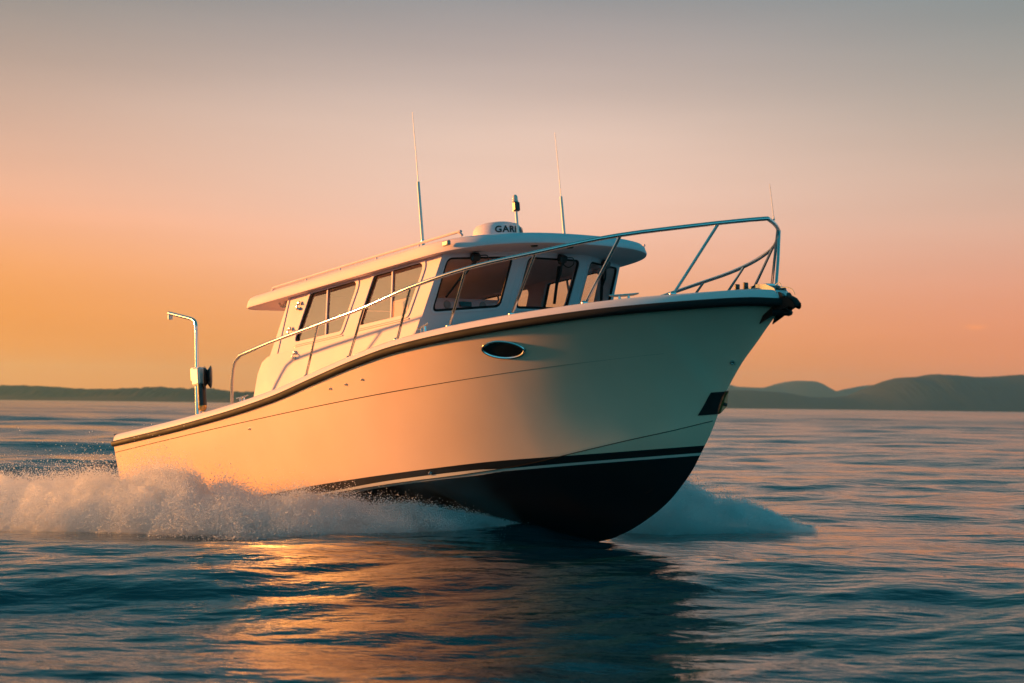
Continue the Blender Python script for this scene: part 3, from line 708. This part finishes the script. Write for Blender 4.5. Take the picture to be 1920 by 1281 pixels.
# small through-hull fittings and vents
for x, z, r in ((5.169, -.24, .010), (5.426, -.225, .010), (5.683, -.206, .010), (3.549, -.502, .010), (8.90, -.41, .018), (6.15, -1.12, .017)):
    q, n_ = on_hull(x, z, 0)
    MB().lathe([(0, .006), (r * .5, .006), (r * .6, .014), (r, .012), (r * 1.15, 0)], q, n_, 16).build('hull_fitting', steel, hull)

# pot hauler davit on the starboard quarter
dv = MB()
dp = [(2.16, -1.42, -.26), (2.18, -1.42, .2), (2.215, -1.42, .70)] + smooth_path([(2.218, -1.42, .76), (2.20, -1.42, .815), (2.14, -1.42, .85), (2.05, -1.42, .878)], 4) + [(1.56, -1.42, 1.005)]
dv.tube(dp, .020, 12).tube([(2.16, -1.42, -.26), (2.19, -1.42, .30)], .030, 12)
davit = dv.build('davit', steel, boat)
MB().lathe([(.0, 0), (.025, 0), (.03, .02), (.028, .06), (0, .065)], (1.59, -1.42, .985), (-.1, 0, -1), 14).build('arm_end_block', whip, davit)
MB().box((2.24, -1.42, .185), (.17, .12, .20), bev=.02).box((2.15, -1.42, .22), (.10, .09, .16), bev=.015).build('winch_housing', whip, davit)
MB().lathe([(0, -.045), (.08, -.045), (.115, -.04), (.12, -.03), (.08, 0), (.125, .03), (.13, .04), (.10, .05), (.0, .05)], (2.43, -1.42, .16), (.50, .86, -.05), 32).build('sheave', darkmet, davit)
MB().lathe([(0, -.17), (.048, -.17), (.05, -.15), (.05, .07), (0, .07)], (2.315, -1.44, .02), (0, 0, 1), 20).build('winch_motor', blackp, davit)
MB().lathe([(0, -.06), (.03, -.06), (.046, -.03), (.05, 0), (0, 0)], (2.315, -1.44, -.15), (0, 0, 1), 18).build('motor_cap', brass_and_reflection, davit)
MB().tube(smooth_path([(2.33, -1.44, -.18), (2.34, -1.44, -.23), (2.39, -1.44, -.27), (2.42, -1.43, -.30)], 5), .006, 6).build('power_cable', blackp, davit)

# ------------------------------------------------------------------ noise for the sea
def vnoise(p, seed=0):
    p = np.asarray(p, float); i = np.floor(p).astype(np.int64); fr = p - i; fr = fr * fr * (3 - 2 * fr); out = np.zeros(len(p)); d = p.shape[1]
    for c_ in range(2 ** d):
        h_ = np.full(len(p), seed * 374761393 + 1013904223, np.int64); wgt = np.ones(len(p))
        for k in range(d):
            b_ = (c_ >> k) & 1; wgt *= fr[:, k] if b_ else 1 - fr[:, k]
            h_ = (h_ ^ ((i[:, k] + b_) * (73856093, 19349663, 83492791)[k])) * 1274126177 & 0x7fffffff
            h_ ^= h_ >> 13
        h_ = (h_ * 668265263) & 0x7fffffff; h_ ^= h_ >> 15
        out += wgt * ((h_ & 0xffff) / 65535.0)
    return out
def fbm(p, o=4, seed=0):
    p = np.asarray(p, float); a, s_, t_ = .5, 0, 0
    for k in range(o): s_ = s_ + a * vnoise(p * 2 ** k + 17.3 * k, seed + k); t_ += a; a *= .5
    return s_ / t_

# ------------------------------------------------------------------ water
# ground line of the near bow wave (x, y, height of the heaped water)
BOW = [(1.25, 14.0, .0), (.85, 13.55, .10), (.28, 13.05, .17), (-.10, 12.78, .135), (-.53, 12.62, .115), (-1.25, 12.5, .095), (-1.72, 12.42, .075), (-2.43, 12.42, .035), (-3.18, 12.66, .01), (-4.0, 12.95, .0)]
BOWX = [q[0] for q in BOW][::-1]; BOWY = [q[1] for q in BOW][::-1]; BOWZ = [q[2] for q in BOW][::-1]
WAVES = []
for i in range(110):
    lam = math.exp(rng.uniform(math.log(.22), math.log(7.0)))
    th = rng.normal(math.radians(96), math.radians(24 if lam < 1.5 else 15))
    slope = .0155 * (1.0 if lam < 2 else .85)
    WAVES.append((lam, math.cos(th), math.sin(th), slope * lam / (2 * PI) * rng.uniform(.5, 1.5), rng.uniform(0, 2 * PI)))
for i in range(26):
    lam = math.exp(rng.uniform(math.log(3.5), math.log(18.0))); th = rng.normal(math.radians(92), math.radians(13))
    WAVES.append((lam, math.cos(th), math.sin(th), .0125 * lam / (2 * PI) * rng.uniform(.5, 1.5), rng.uniform(0, 2 * PI)))
def sea(X, Y, spacing):
    Z = np.zeros_like(X)
    wx_ = 1.2 * (fbm(np.stack([X * .18, Y * .18], 1), 3, 5) - .5); wy_ = 1.2 * (fbm(np.stack([X * .18, Y * .18], 1), 3, 9) - .5)
    patch = .45 + 1.1 * fbm(np.stack([X * .10, Y * .22], 1), 3, 21)
    for lam, cx_, cy_, a, ph in WAVES:
        k = 2 * PI / lam; fade = np.clip((lam / spacing - 2.5) / 3.0, 0, 1)
        if not fade.any(): continue
        s_ = np.sin(k * (cx_ * (X + wx_) + cy_ * (Y + wy_)) + ph)
        Z += a * fade * (patch if lam < 2 else 1) * (s_ + .18 * np.cos(2 * k * (cx_ * (X + wx_) + cy_ * (Y + wy_)) + 2 * ph))
    # old wakes crossing the sound as low ridges
    for Y0, sl, hgt, wd, x0, x1 in ((79, .02, .30, 1.0, -80, -6), (83, -.02, .27, 1.0, 6, 120), (62, .05, .10, .8, 10, 70), (52, -.04, .10, .7, -40, -5), (27, .05, .045, .6, 6, 30), (19.3, -.03, .05, .45, 5.4, 14), (140, .03, .22, 2.5, -90, 140), (33, .1, .05, .7, -14, -4)):
        d = Y - (Y0 + sl * X + .9 * np.sin(X * .11)); Z += hgt * np.exp(-(d / wd) ** 2) * 1 / (1 + np.exp(-(X - x0) / 1.5)) / (1 + np.exp((X - x1) / 1.5)) * (.7 + .6 * fbm(np.stack([X * .15, Y * .05], 1), 2, 31))
    yl = np.interp(X, BOWX, BOWY); hz_ = np.interp(X, BOWX, BOWZ); d = Y - yl
    Z += hz_ * np.where(d < 0, np.exp(-(d / .55) ** 2), np.exp(-(d / 1.6) ** 2)) * (.8 + .4 * fbm(np.stack([X * 1.3, Y * 1.3], 1), 3, 77))
    return Z
angs = np.radians(np.concatenate([np.arange(-180, -36, 4.0), np.arange(-36, 36.001, .105), np.arange(40, 180.1, 4.0)]))
rad = [.6]
while rad[-1] < 7600: rad.append(rad[-1] * (1.0052 if rad[-1] < 110 else (1.009 if rad[-1] < 300 else 1.06)))
rad = np.array(rad); nr_, na_ = len(rad), len(angs)
RR, AA = np.meshgrid(rad, angs, indexing='ij'); wide_ = (np.abs(AA) > math.radians(37)) & (RR > 900); RR = np.where(wide_, 900 + (RR - 900) * 1e-3, RR); X = (RR * np.sin(AA)).ravel(); Y = (RR * np.cos(AA)).ravel()
sp_ = np.maximum(RR * .0055, .01).ravel(); sp_[(np.abs(AA) > math.radians(36)).ravel()] *= 13
Z = sea(X, Y, sp_)
I = np.arange(nr_ * na_).reshape(nr_, na_)
quads = np.stack([I[:-1, :-1], I[:-1, 1:], I[1:, 1:], I[1:, :-1]], -1).reshape(-1, 4)[:, ::-1]
def fast_mesh(name, co, faces, m, smooth=True, parent=None):
    me = bpy.data.meshes.new(name); k = faces.shape[1]
    me.vertices.add(len(co)); me.vertices.foreach_set('co', np.ascontiguousarray(co, np.float32).ravel())
    me.loops.add(faces.size); me.loops.foreach_set('vertex_index', np.ascontiguousarray(faces, np.int32).ravel())
    me.polygons.add(len(faces)); me.polygons.foreach_set('loop_start', np.arange(0, faces.size, k, dtype=np.int32))
    me.update(calc_edges=True)
    me.polygons.foreach_set('use_smooth', np.full(len(faces), smooth)); me.update()
    me.materials.append(m); o = bpy.data.objects.new(name, me); COL.objects.link(o)
    if parent: o.parent = parent
    return o
wm_ = bpy.data.materials.new('sea water'); wm_.use_nodes = True; t = wm_.node_tree; p = t.nodes['Principled BSDF']
p.inputs['Base Color'].default_value = (.003, .042, .056, 1); p.inputs['Roughness'].default_value = .045; p.inputs['IOR'].default_value = 1.38
c = N('ShaderNodeTexCoord', t); hs = []
for sc_, st_x, dt in ((1.1, .30, 5), (11.0, .4, 4)):
    mp = N('ShaderNodeMapping', t); mp.inputs['Scale'].default_value = (st_x, 1, 1); L(t, c.outputs['Object'], mp.inputs[0])
    n = N('ShaderNodeTexNoise', t); n.inputs['Scale'].default_value = sc_; n.inputs['Detail'].default_value = dt; L(t, mp.outputs[0], n.inputs['Vector']); hs.append((n, sc_))
b1 = N('ShaderNodeBump', t); b1.inputs['Strength'].default_value = .6; b1.inputs['Distance'].default_value = .16; L(t, hs[0][0].outputs['Fac'], b1.inputs['Height'])
b2 = N('ShaderNodeBump', t); b2.inputs['Strength'].default_value = .65; b2.inputs['Distance'].default_value = .02; L(t, hs[1][0].outputs['Fac'], b2.inputs['Height']); L(t, b1.outputs[0], b2.inputs['Normal'])
L(t, b2.outputs[0], p.inputs['Normal'])
ln_ = N('ShaderNodeVectorMath', t, operation='LENGTH'); L(t, c.outputs['Object'], ln_.inputs[0])
fr_ = N('ShaderNodeMapRange', t); fr_.inputs[1].default_value = 14; fr_.inputs[2].default_value = 130; L(t, ln_.outputs['Value'], fr_.inputs[0])
mq = N('ShaderNodeMapping', t); mq.inputs['Scale'].default_value = (.012, .05, 1); L(t, c.outputs['Object'], mq.inputs[0])
nq = N('ShaderNodeTexNoise', t); nq.inputs['Scale'].default_value = 1; nq.inputs['Detail'].default_value = 5; L(t, mq.outputs[0], nq.inputs['Vector'])
rq = N('ShaderNodeMapRange', t); rq.inputs[1].default_value = .3; rq.inputs[2].default_value = .7; rq.inputs[3].default_value = .13; rq.inputs[4].default_value = .30; L(t, nq.outputs['Fac'], rq.inputs[0])
rm_ = N('ShaderNodeMix', t); L(t, fr_.outputs[0], rm_.inputs[0]); rm_.inputs[2].default_value = .045; L(t, rq.outputs[0], rm_.inputs[3]); L(t, rm_.outputs[0], p.inputs['Roughness'])
water = fast_mesh('water', np.stack([X, Y, Z], 1), quads, wm_); tag(water, kind='structure')

# ------------------------------------------------------------------ spray thrown up by the hull
foam = bpy.data.materials.new('foam'); foam.use_nodes = True; t = foam.node_tree; p = t.nodes['Principled BSDF']
t.nodes.remove(p); di = N('ShaderNodeBsdfDiffuse', t); di.inputs[0].default_value = (.94, .95, .96, 1); tl = N('ShaderNodeBsdfTranslucent', t); tl.inputs[0].default_value = (.94, .95, .96, 1)
ms = N('ShaderNodeMixShader', t); ms.inputs[0].default_value = .5; L(t, di.outputs[0], ms.inputs[1]); L(t, tl.outputs[0], ms.inputs[2]); L(t, ms.outputs[0], t.nodes['Material Output'].inputs[0])
dropm = bpy.data.materials.new('water droplets'); dropm.use_nodes = True; t = dropm.node_tree; t.nodes.clear()
di = N('ShaderNodeBsdfDiffuse', t); di.inputs[0].default_value = (.95, .96, .97, 1); tl = N('ShaderNodeBsdfTranslucent', t); tl.inputs[0].default_value = (.95, .96, .97, 1)
ms = N('ShaderNodeMixShader', t); ms.inputs[0].default_value = .6; L(t, di.outputs[0], ms.inputs[1]); L(t, tl.outputs[0], ms.inputs[2]); o_ = N('ShaderNodeOutputMaterial', t); L(t, ms.outputs[0], o_.inputs[0])

mistm = bpy.data.materials.new('mist'); mistm.use_nodes = True; t = mistm.node_tree; t.nodes.clear()
pv = N('ShaderNodeVolumePrincipled', t); pv.inputs['Color'].default_value = (.985, .985, .985, 1); pv.inputs['Density'].default_value = 5.0; pv.inputs['Anisotropy'].default_value = .35
o_ = N('ShaderNodeOutputMaterial', t); L(t, pv.outputs[0], o_.inputs['Volume'])
def poly_interp(pts, s):
    P = np.array(pts, float); t_ = np.linspace(0, 1, len(P)); return np.stack([np.interp(s, t_, P[:, k]) for k in range(P.shape[1])], 1)
OCT = np.array([(1, 0, 0), (-1, 0, 0), (0, 1, 0), (0, -1, 0), (0, 0, 1), (0, 0, -1)], float)
OF = np.array([(0, 2, 4), (2, 1, 4), (1, 3, 4), (3, 0, 4), (2, 0, 5), (1, 2, 5), (3, 1, 5), (0, 3, 5)])
def droplets(P, R, stretch=1.0, dirv=(1, 0, 0)):
    n = len(P); q = OCT[None] * R[:, None, None] * np.array([stretch, 1, 1])
    a = rng.normal(0, .35, n); ca, sa = np.cos(a), np.sin(a)
    q = np.stack([q[..., 0] * ca[:, None] - q[..., 2] * sa[:, None], q[..., 1], q[..., 0] * sa[:, None] + q[..., 2] * ca[:, None]], -1)
    co = (q + P[:, None]).reshape(-1, 3); fc = (OF[None] + 6 * np.arange(n)[:, None, None]).reshape(-1, 3); return co, fc
def spray(name, near, height, depth, n, label, seed, core=.60, ragged=.6, mist_label=None, dens=7.0):
    """near: ground line facing the camera; height/depth: tables along it. One mesh: a lumpy foam core and the droplets over it"""
    ns, ntt = 420, 60
    s = np.repeat(np.linspace(0, 1, ns), ntt); tt = np.tile(np.linspace(0, 1, ntt), ns)
    def shape(s, tt):
        b_ = poly_interp(near, s); z0_ = np.where((b_[:, 0] < .8) & (b_[:, 1] < 14), np.interp(b_[:, 0], BOWX, BOWZ), 0); hh = np.interp(s, np.linspace(0, 1, len(height)), height); dd = np.interp(s, np.linspace(0, 1, len(depth)), depth)
        prof = np.clip(tt / .45, 0, 1) ** .62 * np.clip((1.25 - tt) / .7, 0, 1) ** .8
        wob = fbm(np.stack([b_[:, 0] * 2.2, b_[:, 1] * 2.2 + tt * dd * 2.2], 1), 4, seed)
        crest = 1 + ragged * (fbm(np.stack([b_[:, 0] * 3.1, b_[:, 0] * 0 + seed], 1), 4, seed + 40) - .5)
        return np.stack([b_[:, 0], b_[:, 1] + tt * dd + .10 * (wob - .5), z0_ * .9 + hh * prof * crest * (.78 + .44 * wob)], 1), hh, z0_
    co, hh, z0 = shape(s, tt)
    co[:, 2] = (co[:, 2] - z0) * core + z0 - .10
    nn = np.stack([fbm(co * 9, 3, seed + 3), fbm(co * 9 + 50, 3, seed + 4), fbm(co * 9 + 90, 3, seed + 5)], 1) - .5
    co += nn * np.minimum(hh, .3)[:, None] * .30
    I = np.arange(ns * ntt).reshape(ns, ntt); q = np.stack([I[:-1, :-1], I[1:, :-1], I[1:, 1:], I[:-1, 1:]], -1).reshape(-1, 4)
    tri = np.concatenate([q[:, [0, 1, 2]], q[:, [0, 2, 3]]])
    # the fine mist that fills the bank: one closed volume a little higher than the foam
    mc, mh, m0 = shape(s, tt); mc[:, 2] = m0 + (mc[:, 2] - m0) * .90
    lump = fbm(mc * np.array([9, 9, 12]), 6, seed + 60); mc[:, 2] += (lump - .5) * mh * .62 * np.clip(tt / .2, 0, 1); mc[:, 1] -= .10 * lump * (1 - tt)
    mc[:, 2] = np.maximum(mc[:, 2], -.06); lo = mc.copy(); lo[:, 2] = -.10
    I2 = np.arange(ns * ntt).reshape(ns, ntt); nv_ = ns * ntt
    tq = np.stack([I2[:-1, :-1], I2[1:, :-1], I2[1:, 1:], I2[:-1, 1:]], -1).reshape(-1, 4)
    per = np.concatenate([I2[0, :], I2[1:, -1], I2[-1, -2::-1], I2[-2:0:-1, 0]]); nx_ = np.roll(per, -1)
    fc_ = np.concatenate([tq, tq[:, ::-1] + nv_, np.stack([per, nx_, nx_ + nv_, per + nv_], -1)]); ac_ = np.concatenate([mc, lo])
    tc_ = np.concatenate([fc_[:, [0, 1, 2]], fc_[:, [0, 2, 3]]]); sv_ = (np.cross(ac_[tc_[:, 0]], ac_[tc_[:, 1]]) * ac_[tc_[:, 2]]).sum()
    if sv_ < 0: fc_ = fc_[:, ::-1]                                  # faces look outward
    mo = fast_mesh('spray_mist', np.concatenate([mc, lo]), fc_, mistm, True)
    tag(mo, mist_label, 'mist', kind='stuff')
    # droplets
    wgt = np.interp(np.linspace(0, 1, 400), np.linspace(0, 1, len(height)), height); cdf = np.cumsum(wgt + .04); cdf /= cdf[-1]
    sd = np.interp(rng.random(n), cdf, np.linspace(0, 1, 400)); td = rng.beta(1.2, 1.4, n)
    P, hh, z0 = shape(sd, td)
    z = P[:, 2]
    u_ = rng.random(n)
    lift = np.where(u_ < .62, rng.normal(-.01, .09, n), np.where(u_ < .97, rng.exponential(.09, n), np.minimum(rng.exponential(.12, n), .32)))
    clump = fbm(P * np.array([5, 5, 5]), 3, seed + 9)
    keep = rng.random(n) < np.clip((clump - .30) * 3.2, .06, 1)
    P[:, 2] = z0 + (z - z0) * (.80 + .20 * u_) + lift * hh * (.6 + 1.2 * clump)
    P[:, 0] += rng.normal(0, .03, n) - np.clip(lift, 0, 1) * hh * .5; P[:, 1] += rng.normal(0, .04, n) - rng.exponential(.05, n) * (td < .25)
    keep &= P[:, 2] > -.01
    P = P[keep]; R = np.exp(rng.normal(math.log(.0021), .45, len(P))); R = np.clip(R, .0008, .007)
    dc, df = droplets(P, R, 1.5)
    allco = np.concatenate([co, dc]); allf = np.concatenate([tri, df + len(co)])
    o = fast_mesh(name, allco, allf, foam, True); o.data.materials.append(dropm)
    mi = np.zeros(len(allf), np.int32); mi[len(tri):] = 1; o.data.polygons.foreach_set('material_index', mi)
    tag(o, label, 'spray', kind='stuff'); return o
spray('bow_spray', [(.42, 13.15), (.0, 12.84), (-.55, 12.60), (-1.1, 12.50), (-1.7, 12.42), (-2.4, 12.42), (-3.1, 12.62), (-3.8, 12.85), (-4.6, 13.15), (-5.8, 13.7), (-7.2, 14.5)],
      [.03, .10, .20, .28, .33, .41, .48, .53, .54, .42, .15], [.25, .4, .6, .85, 1.2, 1.6, 2.0, 2.4, 2.6, 3.0, 3.0], 600000, 'long bank of white spray thrown up along the near side of the boat', 3, core=.52, mist_label='fine mist hanging in the long bank of spray beside the hull')
spray('bow_spray', [(1.15, 14.75), (1.6, 14.72), (2.0, 14.75), (2.4, 14.8), (2.7, 14.88), (3.0, 14.95), (3.35, 15.1)],
      [.38, .46, .44, .34, .21, .09, .01], [.9, .9, .8, .7, .6, .5, .4], 150000, 'small plume of spray in front of the bow, to the right of the stem', 8, core=.38, ragged=1.0, mist_label='fine mist in the small plume to the right of the stem')

# ------------------------------------------------------------------ far shores
def hill(name, prof, dist, depth, colr, m_rough, seed, trees=0.0, kind='structure', ext_=0):
    """prof: (world azimuth tangent, height in metres) table at a given distance"""
    prof = sorted(prof); xs = np.array([q[0] for q in prof]) * dist; hs_ = np.array([q[1] for q in prof])
    nx = 900; gx = np.linspace(xs[0], xs[-1], nx); hx = np.array([spline(xs, hs_)(q) for q in gx]) if len(xs) > 2 else np.interp(gx, xs, hs_)
    ny = 26; co = np.zeros((nx, ny, 3))
    for j in range(ny):
        u_ = j / (ny - 1); pr = math.sin(min(u_ / .55, 1) * PI / 2) ** 1.1 if u_ < .55 else math.cos((u_ - .55) / .45 * PI / 2) ** .7
        rough = fbm(np.stack([gx / dist * 60, np.full(nx, u_ * 5)], 1), 6, seed) - .5
        co[:, j, 0] = gx + 0; co[:, j, 1] = dist + u_ * depth
        co[:, j, 2] = hx * pr * (1 + .16 * rough * (1 - abs(pr - .0)) * 2) - 2
        if trees and .2 < u_ < .9: co[:, j, 2] += trees * (fbm(np.stack([gx / 5, np.full(nx, j * 3.0)], 1), 2, seed + 2)) * (hx > 4)
    I = np.arange(nx * ny).reshape(nx, ny); q = np.stack([I[:-1, :-1], I[1:, :-1], I[1:, 1:], I[:-1, 1:]], -1).reshape(-1, 4)
    m = mat(name + ' woods', colr, .95, spec=.1, vary=.25, vscale=.02 if dist > 2500 else .03)
    o = fast_mesh(name, co.reshape(-1, 3), q, m); tag(o, kind=kind); return o
def pxh(px, py, dist):
    hy = 748 + .01198 * px; return ((px - 960) / 2600, (hy - py) / 2600 * dist + CAM_H)
D1 = 2600
hill('wooded_shore', [pxh(a, b, D1) for a, b in ((-500, 735), (-250, 722), (-100, 721), (0, 725), (60, 729), (120, 728), (220, 724.5), (270, 728), (300, 726), (340, 731), (380, 735.5), (420, 734), (480, 733), (560, 738), (700, 745), (820, 752), (900, 758))], D1, 700, (.080, .040, .032), .9, 5, trees=9)
D2 = 3900
hill('hills', [pxh(a, b, D2) for a, b in ((1120, 759), (1240, 738), (1330, 724), (1380, 725.5), (1450, 727), (1530, 732), (1590, 741.5), (1640, 741.5), (1690, 735), (1730, 717), (1785, 700), (1815, 699), (1850, 693), (1890, 695), (1950, 699), (2050, 694), (2200, 720), (2400, 745))], D2, 900, (.028, .032, .028), .9, 15, trees=2)
D3 = 6200
hill('mountains', [pxh(a, b, D3) for a, b in ((1150, 756), (1260, 730), (1330, 706), (1380, 707), (1430, 720), (1480, 722), (1520, 712), (1555, 707.5), (1585, 708.5), (1610, 722), (1628, 730), (1660, 724), (1700, 717), (1740, 715), (1800, 712), (1900, 722), (2050, 715), (2300, 740))], D3, 1200, (.03, .034, .03), .9, 25)

# ------------------------------------------------------------------ the air
import os
HAZE = 7.5e-5
bx = MB(); bx.box((0, 3350, 96.5), (9400, 8900, 199), bev=0)
hz = bx.build('haze', None, None, False); tag(hz, kind='stuff')
hm = bpy.data.materials.new('air'); hm.use_nodes = True; t = hm.node_tree; t.nodes.clear()
pv = N('ShaderNodeVolumePrincipled', t); pv.inputs['Color'].default_value = (.34, .74, 1.0, 1); pv.inputs['Density'].default_value = HAZE; pv.inputs['Anisotropy'].default_value = .45
o_ = N('ShaderNodeOutputMaterial', t); L(t, pv.outputs[0], o_.inputs['Volume']); hz.data.materials.append(hm)
